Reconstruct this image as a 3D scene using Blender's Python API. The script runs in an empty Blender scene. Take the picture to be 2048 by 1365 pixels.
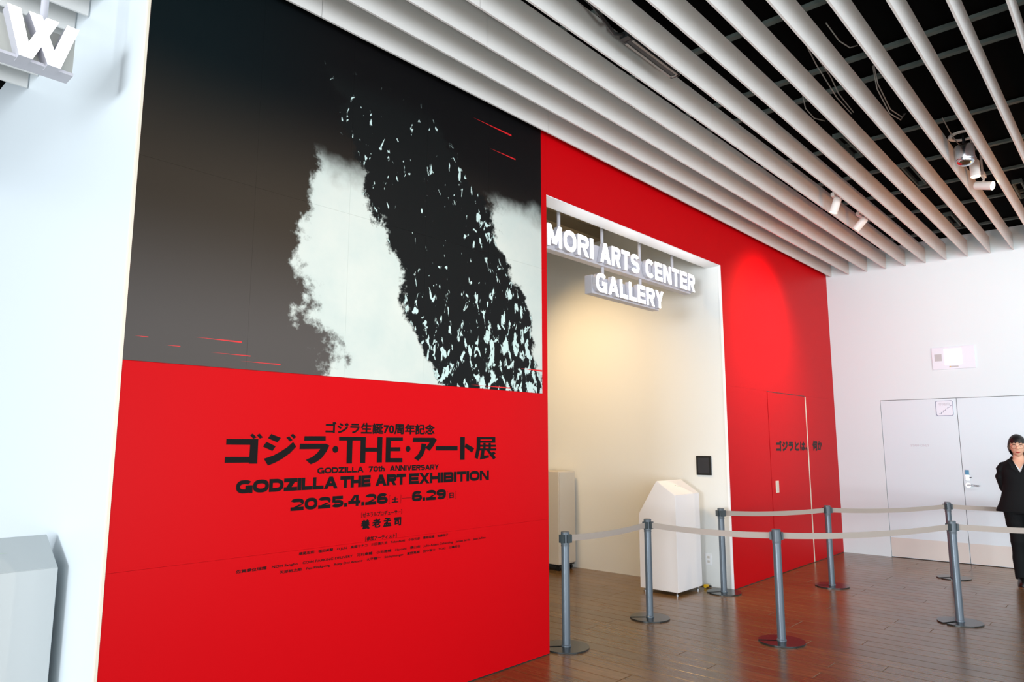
import bpy, bmesh, math, random
from mathutils import Vector, Matrix
random.seed(7)
SC = bpy.context.scene
COL = SC.collection

# ---------------------------------------------------------------- camera
F_PX, IMG_W = 1410.0, 2048.0
PITCH, YAW, EYE = math.radians(8.27), math.radians(42.18), 1.52
fh = Vector((math.cos(YAW), math.sin(YAW), 0))
fwd = fh * math.cos(PITCH) + Vector((0, 0, math.sin(PITCH)))
rgt = Vector((math.sin(YAW), -math.cos(YAW), 0))
upv = rgt.cross(fwd)
cd = bpy.data.cameras.new('camera'); cam = bpy.data.objects.new('camera', cd); COL.objects.link(cam)
cd.sensor_width = 36; cd.lens = 36 * F_PX / IMG_W; cd.clip_start = .05; cd.clip_end = 200
cam.matrix_world = Matrix(((rgt.x, upv.x, -fwd.x, 0), (rgt.y, upv.y, -fwd.y, 0), (rgt.z, upv.z, -fwd.z, EYE), (0, 0, 0, 1)))
SC.camera = cam

# ---------------------------------------------------------------- world, daylight, exposure
SC.view_settings.view_transform = 'Standard'; SC.view_settings.look = 'None'
SC.view_settings.gamma = 1; SC.view_settings.use_curve_mapping = False
SC.view_settings.exposure = 0.64
SC.cycles.use_denoising = True
SC.cycles.sample_clamp_indirect = 6
SC.cycles.max_bounces = 8; SC.cycles.diffuse_bounces = 5
wd = bpy.data.worlds.new('sky'); SC.world = wd; wd.use_nodes = True
wd.node_tree.nodes['Background'].inputs[0].default_value = (.80, .90, 1.0, 1)
wd.node_tree.nodes['Background'].inputs[1].default_value = 0.62

def aim(o, target):
    o.rotation_euler = (Vector(target) - o.location).to_track_quat('-Z', 'Y').to_euler()

def area(name, loc, target, sx, sy, power, color):
    l = bpy.data.lights.new(name, 'AREA'); l.shape = 'RECTANGLE'; l.size = sx; l.size_y = sy
    l.energy = power; l.color = color
    o = bpy.data.objects.new(name, l); COL.objects.link(o); o.location = loc; aim(o, target); return o

def spot(name, loc, target, power, color, deg, blend=.6, radius=.04, parent=None):
    l = bpy.data.lights.new(name, 'SPOT'); l.energy = power; l.color = color
    l.spot_size = math.radians(deg); l.spot_blend = blend; l.shadow_soft_size = radius
    o = bpy.data.objects.new(name, l); COL.objects.link(o); o.location = loc; aim(o, target); return o

# daylight through the glazed side of the deck (beyond the camera's left) and the glazing behind the camera
area('daylight_left', (-20, 1.2, 2.1), (10.7, 1.2, 1.9), 11, 4.0, 2700, (.91, .955, 1.0))
area('daylight_back', (-1.4, -4.6, 1.55), (1.6, 3.4, 2.4), 14, 3.0, 430, (.95, .97, 1.0))
# warm downlights inside the recess
spot('recess_downlight', (5.5, 5.5, 4.02), (7.24, 5.1, 1.9), 130, (1.0, .66, .32), 82, 1.0, .12)
spot('recess_downlight', (5.2, 4.6, 4.05), (6.4, 4.9, 0), 85, (1.0, .62, .28), 130, 1.0, .15)

# unseen lamps: track lamp on the lettering, added fills for slats and far wall
spot('unseen_lamp', (3.0, -.4, 3.85), (2.9, 3.43, 1.50), 150, (1.0, .86, .70), 62, 1.0, .05)
spot('slat_fill', (8.8, -.9, 1.7), (8.2, 2.0, 4.0), 95, (1.0, .38, .10), 115, 1.0, .1)  # added warm fill from below, tints the slats on the right
spot('slat_fill', (2.4, -1.0, .7), (2.9, 2.7, 4.0), 105, (.95, 1.0, .97), 105, 1.0, .2)  # added cool fill in place of floor bounce on the left slats
spot('unseen_lamp', (7.6, -1.2, 3.9), (10.76, 2.2, 1.7), 70, (1.0, .95, .90), 95, 1.0, .06)  # added to brighten the far wall
spot('unseen_lamp', (8.2, -2.2, 3.9), (10.76, .6, 1.5), 74, (1.0, .95, .90), 95, 1.0, .06)  # second added wash on the far wall
WARM = (1.0, .74, .46)

# ---------------------------------------------------------------- materials
def lin(c):
    return tuple(((v / 255) / 12.92 if v / 255 <= .04045 else ((v / 255 + .055) / 1.055) ** 2.4) for v in c)

def mat(name, rgb, rough=.5, metal=0.0, spec=.5, emit=0, bump=0, bscale=60, vary=0, coat=0):
    m = bpy.data.materials.new(name); m.use_nodes = True
    nt = m.node_tree; b = nt.nodes['Principled BSDF']
    c = lin(rgb) + (1,)
    b.inputs['Base Color'].default_value = c
    b.inputs['Roughness'].default_value = rough; b.inputs['Metallic'].default_value = metal
    b.inputs['Specular IOR Level'].default_value = spec
    b.inputs['Coat Weight'].default_value = coat; b.inputs['Coat Roughness'].default_value = .12
    if emit:
        b.inputs['Emission Color'].default_value = c; b.inputs['Emission Strength'].default_value = emit
    if bump or vary:
        g = nt.nodes.new('ShaderNodeNewGeometry')
        n = nt.nodes.new('ShaderNodeTexNoise'); n.inputs['Scale'].default_value = bscale; n.inputs['Detail'].default_value = 4
        nt.links.new(g.outputs['Position'], n.inputs['Vector'])
        if bump:
            bp = nt.nodes.new('ShaderNodeBump'); bp.inputs['Strength'].default_value = bump; bp.inputs['Distance'].default_value = .002
            nt.links.new(n.outputs['Fac'], bp.inputs['Height']); nt.links.new(bp.outputs['Normal'], b.inputs['Normal'])
        if vary:
            mr = nt.nodes.new('ShaderNodeMapRange'); mr.inputs['To Min'].default_value = 1 - vary; mr.inputs['To Max'].default_value = 1 + vary
            nt.links.new(n.outputs['Fac'], mr.inputs['Value'])
            hs = nt.nodes.new('ShaderNodeHueSaturation'); hs.inputs['Color'].default_value = c
            nt.links.new(mr.outputs['Result'], hs.inputs['Value']); nt.links.new(hs.outputs['Color'], b.inputs['Base Color'])
    return m

M_RED = mat('red_vinyl', (200, 3, 14), .45, spec=.09, bump=.12, bscale=35)
M_WHITE = mat('white_paint', (224, 238, 241), .55, spec=.3, bump=.1, bscale=90)
M_WHITE2 = mat('white_gloss_panel', (246, 249, 252), .35, spec=.4, bump=.05)
M_RETURN = mat('white_return_wall', (216, 226, 231), .4, spec=.3)
M_CREAM = mat('cream_edge', (232, 226, 208), .5)
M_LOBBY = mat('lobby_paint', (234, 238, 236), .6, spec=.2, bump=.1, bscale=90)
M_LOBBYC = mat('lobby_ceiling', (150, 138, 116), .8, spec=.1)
M_SLAT = mat('slat_board', (226, 227, 225), .6, spec=.2, vary=.03, bscale=3)
M_BLACK = mat('black_plenum', (9, 10, 10), .95, spec=.02)
M_TBAR = mat('plenum_grid_paint', (92, 104, 100), .7, spec=.2)
M_WIRE = mat('grey_wire', (150, 148, 142), .6)
M_DARKM = mat('dark_metal', (34, 38, 42), .4, .6)
M_POST = mat('grey_post_paint', (98, 110, 120), .34, .35)
M_HEAD = mat('grey_head_plastic', (92, 103, 111), .42, .15)
M_BASE = mat('dark_base_plate', (58, 62, 62), .22, .55, spec=.6)
M_SLOT = mat('black_plastic', (20, 26, 28), .5)
M_CLIP = mat('slate_plastic', (58, 70, 75), .45)
M_BELT = mat('grey_belt_webbing', (176, 166, 157), .8, spec=.1, bump=.4, bscale=700)
M_INK = mat('black_print', (21, 21, 22), .6, spec=.08)
M_INKG = mat('dark_grey_print', (50, 46, 47), .6, spec=.1)
M_STREAK = mat('red_print', (214, 22, 30), .45)
M_GLOWLET = mat('white_lit_acrylic', (255, 255, 255), .4, emit=3.2)
M_SIGNBOX = mat('white_sign_box', (200, 201, 210), .4)
M_SIGNGREY = mat('grey_sign_back', (176, 178, 172), .5)
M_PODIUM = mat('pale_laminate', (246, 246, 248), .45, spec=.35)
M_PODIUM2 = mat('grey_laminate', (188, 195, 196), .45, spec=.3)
M_CAB = mat('beige_cabinet', (208, 202, 190), .5)
M_CHROME = mat('brushed_steel', (196, 200, 204), .25, 1.0)
M_SILVER = mat('silver_dome', (190, 192, 196), .18, 1.0)
M_SPOTW = mat('white_lamp_housing', (238, 234, 228), .4)
M_LENS = mat('lit_lens', (255, 226, 176), .4, emit=14)
M_LENSD = mat('soft_lit_lens', (255, 232, 196), .4, emit=1.6)
M_SCREEN = mat('exit_light_screen', (250, 255, 253), .4, emit=1.2)
M_GREYSQ = mat('grey_grille', (186, 188, 190), .5)
M_TABB = mat('tablet_bezel', (24, 25, 27), .35)
M_TABS = mat('tablet_screen', (52, 54, 60), .15, spec=.6)
M_DOOR = mat('door_paint', (220, 235, 241), .45, spec=.3, bump=.05)
M_KICK = mat('kick_plate_beige', (214, 210, 202), .4)
M_GAP = mat('dark_gap', (60, 58, 56), .8)
M_BLUE = mat('blue_card', (40, 130, 172), .4)
M_SIGNBLUE = mat('blue_grey_line', (112, 130, 156), .5)
M_SIGNPALE = mat('pale_plate', (226, 232, 242), .4)
M_GREYTXT = mat('pale_grey_print', (200, 204, 212), .5)
M_YEL = mat('yellow_plug', (232, 186, 30), .4)
M_GREEN = mat('green_print', (186, 206, 186), .5)
M_SKIN = mat('skin', (226, 178, 150), .5, spec=.35)
M_HAIR = mat('black_hair', (18, 17, 18), .45, bump=.6, bscale=220)
M_SUIT = mat('black_suit_cloth', (17, 20, 22), .8, spec=.2, bump=.3, bscale=400)
M_SHIRT = mat('white_blouse', (232, 232, 234), .7)
M_SHOE = mat('black_shoe', (14, 13, 13), .3)
M_LIP = mat('red_lip', (176, 62, 62), .4)
M_EYEW = mat('eye_white', (232, 230, 226), .3)
M_GLASSF = mat('glasses_frame', (70, 54, 46), .3, .5)
M_JOINT = mat('plank_joint_glint', (168, 138, 108), .6)  # light tan stands in for reflections along the plank bevels

def wood_material():
    m = bpy.data.materials.new('dark_brown_planks'); m.use_nodes = True
    nt = m.node_tree; b = nt.nodes['Principled BSDF']; N = nt.nodes.new; L = nt.links.new
    g = N('ShaderNodeNewGeometry'); mp = N('ShaderNodeMapping'); mp.inputs['Scale'].default_value = (26, 1.6, 1)
    L(g.outputs['Position'], mp.inputs['Vector'])
    oi = N('ShaderNodeObjectInfo')
    n = N('ShaderNodeTexNoise'); n.noise_dimensions = '4D'; n.inputs['Scale'].default_value = 2.2; n.inputs['Detail'].default_value = 6; n.inputs['Roughness'].default_value = .65
    L(mp.outputs['Vector'], n.inputs['Vector'])
    mw = N('ShaderNodeMath'); mw.operation = 'MULTIPLY'; mw.inputs[1].default_value = 20
    L(oi.outputs['Random'], mw.inputs[0]); L(mw.outputs[0], n.inputs['W'])
    cr = N('ShaderNodeValToRGB')
    cr.color_ramp.elements[0].position = .30; cr.color_ramp.elements[0].color = lin((95, 71, 41)) + (1,)
    cr.color_ramp.elements[1].position = .72; cr.color_ramp.elements[1].color = lin((136, 103, 62)) + (1,)
    L(n.outputs['Fac'], cr.inputs['Fac'])
    mr = N('ShaderNodeMapRange'); mr.inputs['To Min'].default_value = .84; mr.inputs['To Max'].default_value = 1.16
    L(oi.outputs['Random'], mr.inputs['Value'])
    hs = N('ShaderNodeHueSaturation'); L(cr.outputs['Color'], hs.inputs['Color']); L(mr.outputs['Result'], hs.inputs['Value'])
    L(hs.outputs['Color'], b.inputs['Base Color'])
    n2 = N('ShaderNodeTexNoise'); n2.inputs['Scale'].default_value = 3.5; n2.inputs['Detail'].default_value = 5
    L(g.outputs['Position'], n2.inputs['Vector'])
    r2 = N('ShaderNodeMapRange'); r2.inputs['To Min'].default_value = .16; r2.inputs['To Max'].default_value = .30
    L(n2.outputs['Fac'], r2.inputs['Value']); L(r2.outputs['Result'], b.inputs['Roughness'])
    b.inputs['Specular IOR Level'].default_value = .6
    bp = N('ShaderNodeBump'); bp.inputs['Strength'].default_value = .10; bp.inputs['Distance'].default_value = .001
    L(n.outputs['Fac'], bp.inputs['Height']); L(bp.outputs['Normal'], b.inputs['Normal'])
    return m
M_WOOD = wood_material()

def mural_material():
    """Printed mural: near-black top, grey-brown fade, pale smoke and a dark rocky slope with light flecks."""
    m = bpy.data.materials.new('mural_print'); m.use_nodes = True
    nt = m.node_tree; b = nt.nodes['Principled BSDF']; N = nt.nodes.new; L = nt.links.new
    def put(sock, v):
        if isinstance(v, (int, float)): sock.default_value = v
        else: L(v, sock)
    def op(o, a, c=0.0):
        n = N('ShaderNodeMath'); n.operation = o; put(n.inputs[0], a); put(n.inputs[1], c); return n.outputs[0]
    def ss(v, lo, hi):
        n = N('ShaderNodeMapRange'); n.interpolation_type = 'SMOOTHSTEP'; put(n.inputs['Value'], v)
        put(n.inputs['From Min'], lo); put(n.inputs['From Max'], hi); return n.outputs['Result']
    def mix(f, a, c):
        n = N('ShaderNodeMix'); n.data_type = 'RGBA'; put(n.inputs['Factor'], f)
        for s, v in ((n.inputs['A'], a), (n.inputs['B'], c)):
            if isinstance(v, tuple): s.default_value = lin(v) + (1,)
            else: L(v, s)
        return n.outputs['Result']
    g = N('ShaderNodeNewGeometry'); sp = N('ShaderNodeSeparateXYZ'); L(g.outputs['Position'], sp.inputs[0])
    X, Z = sp.outputs['X'], sp.outputs['Z']
    def noise(scale, detail=5, rough=.6):
        n = N('ShaderNodeTexNoise'); n.inputs['Scale'].default_value = scale; n.inputs['Detail'].default_value = detail; n.inputs['Roughness'].default_value = rough
        L(g.outputs['Position'], n.inputs['Vector']); return op('SUBTRACT', n.outputs['Fac'], .5)
    n1, n2, n3 = noise(2.6), noise(11, 6, .7), noise(34, 4, .7)
    x = op('ADD', X, op('ADD', op('MULTIPLY', n1, .95), op('ADD', op('MULTIPLY', n2, .34), op('MULTIPLY', n3, .05))))
    xr = op('ADD', X, op('ADD', op('MULTIPLY', n1, .55), op('ADD', op('MULTIPLY', n2, .22), op('MULTIPLY', n3, .10))))
    z = op('ADD', Z, op('MULTIPLY', n2, .20))
    zs = op('ADD', Z, op('MULTIPLY', n1, .35))
    # background fade, with a blue-green cast at the far upper left
    bg = mix(ss(Z, 3.55, 2.75), mix(ss(X, 2.4, 1.3), (10, 10, 12), (2, 16, 20)), (53, 46, 38))
    bg = mix(ss(Z, 2.75, 2.0), bg, (82, 78, 76))
    # smoke: one bank rising from the bottom centre, another behind the slope on the right
    lb = op('ADD', 2.02, op('MULTIPLY', ss(Z, 2.35, 1.9), .22))
    s1 = op('MULTIPLY', ss(op('SUBTRACT', x, lb), -.03, .07), ss(zs, 3.22, 3.02))
    s2 = op('MULTIPLY', ss(x, 3.45, 3.62), ss(zs, 3.35, 3.15))
    smoke = op('MAXIMUM', s1, s2)
    shade = mix(op('ADD', .5, op('MULTIPLY', n1, 1.2)), (184, 202, 200), (216, 220, 213))
    col = mix(smoke, bg, shade)
    # dark rocky slope descending to the lower right
    xl = op('SUBTRACT', 3.06, op('MULTIPLY', op('SUBTRACT', Z, 1.9), .52))
    xrr = op('SUBTRACT', 4.06, op('MULTIPLY', op('POWER', op('MAXIMUM', op('SUBTRACT', Z, 1.9), 0.0), 2.0), .33))
    dark = op('MULTIPLY', op('MULTIPLY', ss(op('SUBTRACT', xr, xl), -.02, .03), ss(op('SUBTRACT', xrr, xr), -.02, .03)), ss(Z, 3.78, 3.6))
    col = mix(dark, col, (15, 18, 19))
    # bright flecks on the rock, denser low down and along its right-hand crest
    fnz = N('ShaderNodeTexNoise'); fnz.inputs['Scale'].default_value = 15; fnz.inputs['Detail'].default_value = 4; fnz.inputs['Roughness'].default_value = .55; fnz.inputs['Distortion'].default_value = .6
    mp = N('ShaderNodeMapping'); mp.inputs['Rotation'].default_value = (0, .45, 0); mp.inputs['Scale'].default_value = (1.5, 1, .75)
    L(g.outputs['Position'], mp.inputs['Vector']); L(mp.outputs['Vector'], fnz.inputs['Vector'])
    nb = op('SUBTRACT', fnz.outputs['Fac'], .5)
    dens = op('ADD', op('MULTIPLY', ss(Z, 2.75, 1.95), .10), op('MULTIPLY', ss(op('SUBTRACT', xrr, X), .40, .02), .05))
    dens = op('ADD', dens, op('MULTIPLY', op('ADD', op('MULTIPLY', n1, 1.0), n2), .22))
    fl = op('MULTIPLY', ss(op('ADD', nb, dens), .150, .185), dark)
    col = mix(fl, col, (196, 222, 220))
    L(col, b.inputs['Base Color'])
    b.inputs['Roughness'].default_value = .5; b.inputs['Specular IOR Level'].default_value = .15
    return m
M_MURAL = mural_material()

# ---------------------------------------------------------------- mesh helpers
class MB:
    def __init__(self): self.v = []; self.f = []
    def quadbox(self, x0, y0, z0, x1, y1, z1):
        x0, x1 = min(x0, x1), max(x0, x1); y0, y1 = min(y0, y1), max(y0, y1); z0, z1 = min(z0, z1), max(z0, z1)
        n = len(self.v)
        self.v += [(x0, y0, z0), (x1, y0, z0), (x1, y1, z0), (x0, y1, z0), (x0, y0, z1), (x1, y0, z1), (x1, y1, z1), (x0, y1, z1)]
        self.f += [tuple(n + i for i in q) for q in ((0, 3, 2, 1), (4, 5, 6, 7), (0, 1, 5, 4), (1, 2, 6, 5), (2, 3, 7, 6), (3, 0, 4, 7))]
        return self
    def poly(self, pts):
        n = len(self.v); self.v += [tuple(p) for p in pts]; self.f.append(tuple(range(n, n + len(pts)))); return self
    def prism(self, pts, vec):
        """closed solid: polygon pts swept by vec"""
        n = len(self.v); k = len(pts); vec = Vector(vec)
        self.v += [tuple(p) for p in pts] + [tuple(Vector(p) + vec) for p in pts]
        self.f += [tuple(range(n, n + k)), tuple(range(n + 2 * k - 1, n + k - 1, -1))]
        self.f += [(n + i, n + k + i, n + k + (i + 1) % k, n + (i + 1) % k) for i in range(k)]
        return self
    def rings(self, rings, cap=True):
        n = len(self.v); k = len(rings[0])
        for r in rings: self.v += [tuple(p) for p in r]
        for j in range(len(rings) - 1):
            for i in range(k):
                a = n + j * k + i; b = n + j * k + (i + 1) % k
                self.f.append((a, b, b + k, a + k))
        if cap:
            self.f.append(tuple(range(n + k - 1, n - 1, -1)))
            e = n + (len(rings) - 1) * k; self.f.append(tuple(range(e, e + k)))
        return self
    def cyl(self, p0, p1, r0, r1=None, n=24, cap=True):
        p0, p1 = Vector(p0), Vector(p1); r1 = r0 if r1 is None else r1
        d = (p1 - p0).normalized(); a = d.orthogonal().normalized(); b = d.cross(a)
        c = [(math.cos(2 * math.pi * i / n), math.sin(2 * math.pi * i / n)) for i in range(n)]
        return self.rings([[p0 + (a * x + b * y) * r0 for x, y in c], [p1 + (a * x + b * y) * r1 for x, y in c]], cap)
    def lathe(self, prof, o=(0, 0, 0), n=32, cap=True):
        return self.rings([[(o[0] + r * math.cos(2 * math.pi * i / n), o[1] + r * math.sin(2 * math.pi * i / n), o[2] + z) for i in range(n)] for r, z in prof], cap)
    def tube(self, pts, r, n=8):
        pts = [Vector(p) for p in pts]; rr = []
        for i, p in enumerate(pts):
            d = (pts[min(i + 1, len(pts) - 1)] - pts[max(i - 1, 0)]).normalized()
            a = d.cross(Vector((0, 0, 1))); a = a.normalized() if a.length > 1e-3 else Vector((1, 0, 0)); b = d.cross(a)
            q = r[i] if isinstance(r, (list, tuple)) else r
            rr.append([p + (a * math.cos(2 * math.pi * k / n) + b * math.sin(2 * math.pi * k / n)) * q for k in range(n)])
        return self.rings(rr)
    def mesh(self, name, m, smooth=False, bevel=0):
        me = bpy.data.meshes.new(name); me.from_pydata(self.v, [], self.f)
        bm = bmesh.new(); bm.from_mesh(me); bmesh.ops.recalc_face_normals(bm, faces=bm.faces)
        if bevel:
            bmesh.ops.bevel(bm, geom=[e for e in bm.edges if len(e.link_faces) == 2 and e.calc_face_angle(0) > .6], offset=bevel, segments=2, affect='EDGES', profile=.5)
        bm.to_mesh(me); bm.free()
        if smooth:
            me.polygons.foreach_set('use_smooth', [True] * len(me.polygons))
            try: me.set_sharp_from_angle(angle=math.radians(40))
            except Exception: pass
        me.materials.append(m); me.update(); return me
    def build(self, name, m, parent=None, smooth=False, bevel=0, label=None, kind=None):
        return link(name, self.mesh(name, m, smooth, bevel), parent, label, kind)

def link(name, me, parent=None, label=None, kind=None, loc=None, rz=0):
    o = bpy.data.objects.new(name, me); COL.objects.link(o); o.parent = parent
    if loc: o.location = loc
    if rz: o.rotation_euler.z = rz
    if label: o['label'] = label
    if kind: o['kind'] = kind
    return o

def box(x0, y0, z0, x1, y1, z1): return MB().quadbox(x0, y0, z0, x1, y1, z1)

def thing(name, label, cat, loc=(0, 0, 0), rz=0, group=None):
    o = bpy.data.objects.new(name, None); COL.objects.link(o); o.location = loc; o.rotation_euler.z = rz
    o.empty_display_size = .1
    return tag(o, label, cat, group)

def tag(o, label, cat, group=None):
    o['label'] = label; o['category'] = cat
    if group: o['group'] = group
    return o

def struct(o): o['kind'] = 'structure'; return o

def copy_tree(o, parent=None):
    c = o.copy(); COL.objects.link(c); c.parent = parent
    for ch in list(o.children):
        if ch.type != 'LIGHT': copy_tree(ch, c)
    return c

# ---------------------------------------------------------------- lettering: a heavy sans drawn as strokes
def glyph(ch, w, h, t):
    """list of polygons in a w x h box, stem thickness t"""
    P = []
    def bar(x0, z0, x1, z1): P.append([(x0, z0), (x1, z0), (x1, z1), (x0, z1)])
    def diag(x0, z0, x1, z1, wx): P.append([(x0 - wx / 2, z0), (x0 + wx / 2, z0), (x1 + wx / 2, z1), (x1 - wx / 2, z1)])
    def arc(cx, cz, rx, rz, a0, a1, n=14, e=.82, th=None):
        th = th or t
        def pt(a, k):
            c, s = math.cos(math.radians(a)), math.sin(math.radians(a))
            return (cx + math.copysign(abs(c) ** e, c) * (rx - k), cz + math.copysign(abs(s) ** e, s) * (rz - k))
        for i in range(n):
            a, b = a0 + (a1 - a0) * i / n, a0 + (a1 - a0) * (i + 1) / n
            P.append([pt(a, 0), pt(b, 0), pt(b, th), pt(a, th)])
    m = h / 2; u = t * .5; tw = t * 1.15
    if ch in 'O0': arc(w / 2, m, w / 2, m, 0, 360, 28)
    elif ch == 'C': arc(w / 2, m, w / 2, m, 42, 318, 24)
    elif ch == 'G':
        arc(w / 2, m, w / 2, m, 42, 335, 24); bar(w * .56, m - t * .62, w, m + t * .3); bar(w - t, 0, w, m)
    elif ch == 'S' or ch == 's':
        q = (m + u) / 2; arc(w / 2, h - q, w / 2, q, 25, 270, 16); arc(w / 2, q, w / 2, q, 90, -155, 16)
    elif ch == 'D':
        bar(0, 0, t, h); bar(0, 0, w * .5, t); bar(0, h - t, w * .5, h); arc(w * .45, m, w * .55, m, -90, 90, 14)
    elif ch in 'BPR':
        q = (m + u) / 2; r = min(q, w * .5)
        bar(0, 0, t, h); bar(0, h - t, w - r, h); bar(0, m - u, w - r, m + u); arc(w - r, h - q, r, q, -90, 90, 10)
        if ch == 'B': bar(0, 0, w - r, t); arc(w - r, q, r, q, -90, 90, 10)
        if ch == 'R': diag(w - tw * .52, 0, w * .5, m, tw)
    elif ch == 'E': bar(0, 0, t, h); bar(0, 0, w, t); bar(0, h - t, w, h); bar(0, m - u, w * .94, m + u)
    elif ch == 'F': bar(0, 0, t, h); bar(0, h - t, w, h); bar(0, m - u, w * .9, m + u)
    elif ch == 'H': bar(0, 0, t, h); bar(w - t, 0, w, h); bar(0, m - u, w, m + u)
    elif ch == 'I': bar(0, 0, w, h)
    elif ch == 'L': bar(0, 0, t, h); bar(0, 0, w, t)
    elif ch == 'T': bar(0, h - t, w, h); bar(w / 2 - u, 0, w / 2 + u, h)
    elif ch == 'Z': bar(0, 0, w, t); bar(0, h - t, w, h); diag(t * .75, 0, w - t * .75, h, t * 1.5)
    elif ch == 'N': bar(0, 0, t, h); bar(w - t, 0, w, h); diag(w - t * .62, 0, t * .62, h, t * 1.24)
    elif ch == 'M':
        bar(0, 0, t, h); bar(w - t, 0, w, h); diag(w / 2, h * .12, t * .6, h, t * 1.2); diag(w / 2, h * .12, w - t * .6, h, t * 1.2)
    elif ch == 'A': diag(tw / 2, 0, w / 2, h, tw); diag(w - tw / 2, 0, w / 2, h, tw); bar(w * .2, h * .2, w * .8, h * .2 + t * .9)
    elif ch == 'V': diag(w / 2, 0, tw / 2, h, tw); diag(w / 2, 0, w - tw / 2, h, tw)
    elif ch == 'W':
        diag(w * .31, 0, tw / 2, h, tw); diag(w * .31, 0, w * .62, h, tw); diag(w * .70, 0, w * .38, h, tw); diag(w * .70, 0, w - tw / 2, h, tw)
    elif ch == 'X': diag(tw / 2, 0, w - tw / 2, h, tw * 1.1); diag(w - tw / 2, 0, tw / 2, h, tw * 1.1)
    elif ch == 'Y': bar(w / 2 - u, 0, w / 2 + u, h * .48); diag(w / 2, h * .4, tw / 2, h, tw); diag(w / 2, h * .4, w - tw / 2, h, tw)
    elif ch == '2':
        arc(w / 2, h * .68, w / 2, h * .32, 165, -38, 14); bar(0, 0, w, t); diag(t * .7, t * .6, w - t * .95, h * .48, t * 1.35)
    elif ch == '4': bar(w * .6, 0, w * .6 + t, h); bar(0, h * .2, w, h * .2 + t); diag(t * .6, h * .25, w * .6, h, t * 1.2)
    elif ch == '5':
        bar(w * .12, h - t, w * .95, h); bar(w * .08, h * .45, w * .08 + t, h); arc(w / 2, h * .33, w / 2, h * .33, 140, -155, 18)
    elif ch in '69':
        Q = []; P0 = P
        arc(w / 2, h * .33, w / 2, h * .33, 0, 360, 22); arc(w / 2, m, w / 2, m, 40, 205, 16)
        if ch == '9': P = [[(w - x, h - z) for x, z in q] for q in P]
    elif ch == '7': bar(0, h - t, w, h); diag(w * .3, 0, w - t * .6, h, t * 1.2)
    elif ch == '.': bar(0, 0, t * 1.1, t * 1.1)
    elif ch == 't': bar(w * .25, 0, w * .25 + t, h * .95); bar(0, h * .62, w, h * .62 + t * .8); bar(w * .25, 0, w * .95, t)
    elif ch == 'h': bar(0, 0, t, h); bar(w - t, 0, w, h * .45); arc(w / 2, h * .42, w / 2, h * .28, 0, 180, 10)
    elif ch == '-': bar(0, m - t / 2, w, m + t / 2)
    return P

GW = {'I': .30, '.': .28, 'M': 1.22, 'W': 1.45, 'O': 1.12, 'G': 1.12, 'C': 1.05, 'D': 1.05, 'A': 1.14, 'E': .92, 'L': .86, 'T': .98, 'V': 1.1, 'N': 1.04, 't': .6, 'h': .82, ' ': .45, '4': 1.08}
def word(text, x0, x1, z0, z1, tk=.22, gap=.1):
    """letters laid between x0..x1, z0..z1: list of (char, polygons)"""
    tot = sum(GW.get(c, 1.0) for c in text) + gap * (len(text) - 1)
    k = (x1 - x0) / tot; h = z1 - z0; t = tk * h; x = x0; out = []
    for c in text:
        w = GW.get(c, 1.0) * k
        if c != ' ':
            if c == 'I': w = max(w, t)
            out.append((c, [[(x + a, z0 + b) for a, b in q] for q in glyph(c, w, h, t)]))
        x += w + gap * k
    return out

def print_word(mb, text, x0, x1, z0, z1, y, tk=.22, gap=.1):
    for c, polys in word(text, x0, x1, z0, z1, tk, gap):
        for i, q in enumerate(polys): mb.poly([(a, y - .00002 * (i % 40), b) for a, b in q])

def font_polys(text):
    """flat mesh of a line in Blender's built-in typeface"""
    cu = bpy.data.curves.new('line', 'FONT'); cu.body = text; cu.resolution_u = 3
    o = bpy.data.objects.new('line', cu); COL.objects.link(o)
    bpy.context.view_layer.update()
    me = bpy.data.meshes.new_from_object(o.evaluated_get(bpy.context.evaluated_depsgraph_get()))
    vs = [tuple(v.co) for v in me.vertices]; fs = [tuple(p.vertices) for p in me.polygons]
    bpy.data.objects.remove(o); bpy.data.curves.remove(cu); bpy.data.meshes.remove(me)
    return vs, fs

def print_font(mb, text, x0, x1, z0, z1, place, bold=0.0):
    """fit the line to x0..x1 by z0..z1 (print plane coordinates) and map it with place(u, v)"""
    vs, fs = font_polys(text)
    ax, bx = min(v[0] for v in vs), max(v[0] for v in vs); az, bz = min(v[1] for v in vs), max(v[1] for v in vs)
    sx, sz = (x1 - x0 - 2 * bold) / (bx - ax), (z1 - z0 - 2 * bold) / (bz - az)
    shifts = [(0, 0)] if not bold else [(-1, 0), (1, 0), (0, -1), (0, 1), (.7, .7), (-.7, .7), (.7, -.7), (-.7, -.7)]
    for si, (dx, dz) in enumerate(shifts):
        n = len(mb.v)
        mb.v += [place(x0 + bold + (v[0] - ax) * sx + dx * bold, z0 + bold + (v[1] - az) * sz + dz * bold, si * .00004) for v in vs]
        mb.f += [tuple(n + i for i in f) for f in fs]

# ================================================================ SETTING
WY = 3.427          # face of the red wall
FX = 10.76          # face of the far white wall
LX = 7.24           # right-hand wall of the recess
CZ = 4.27           # black plenum above the slats

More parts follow.
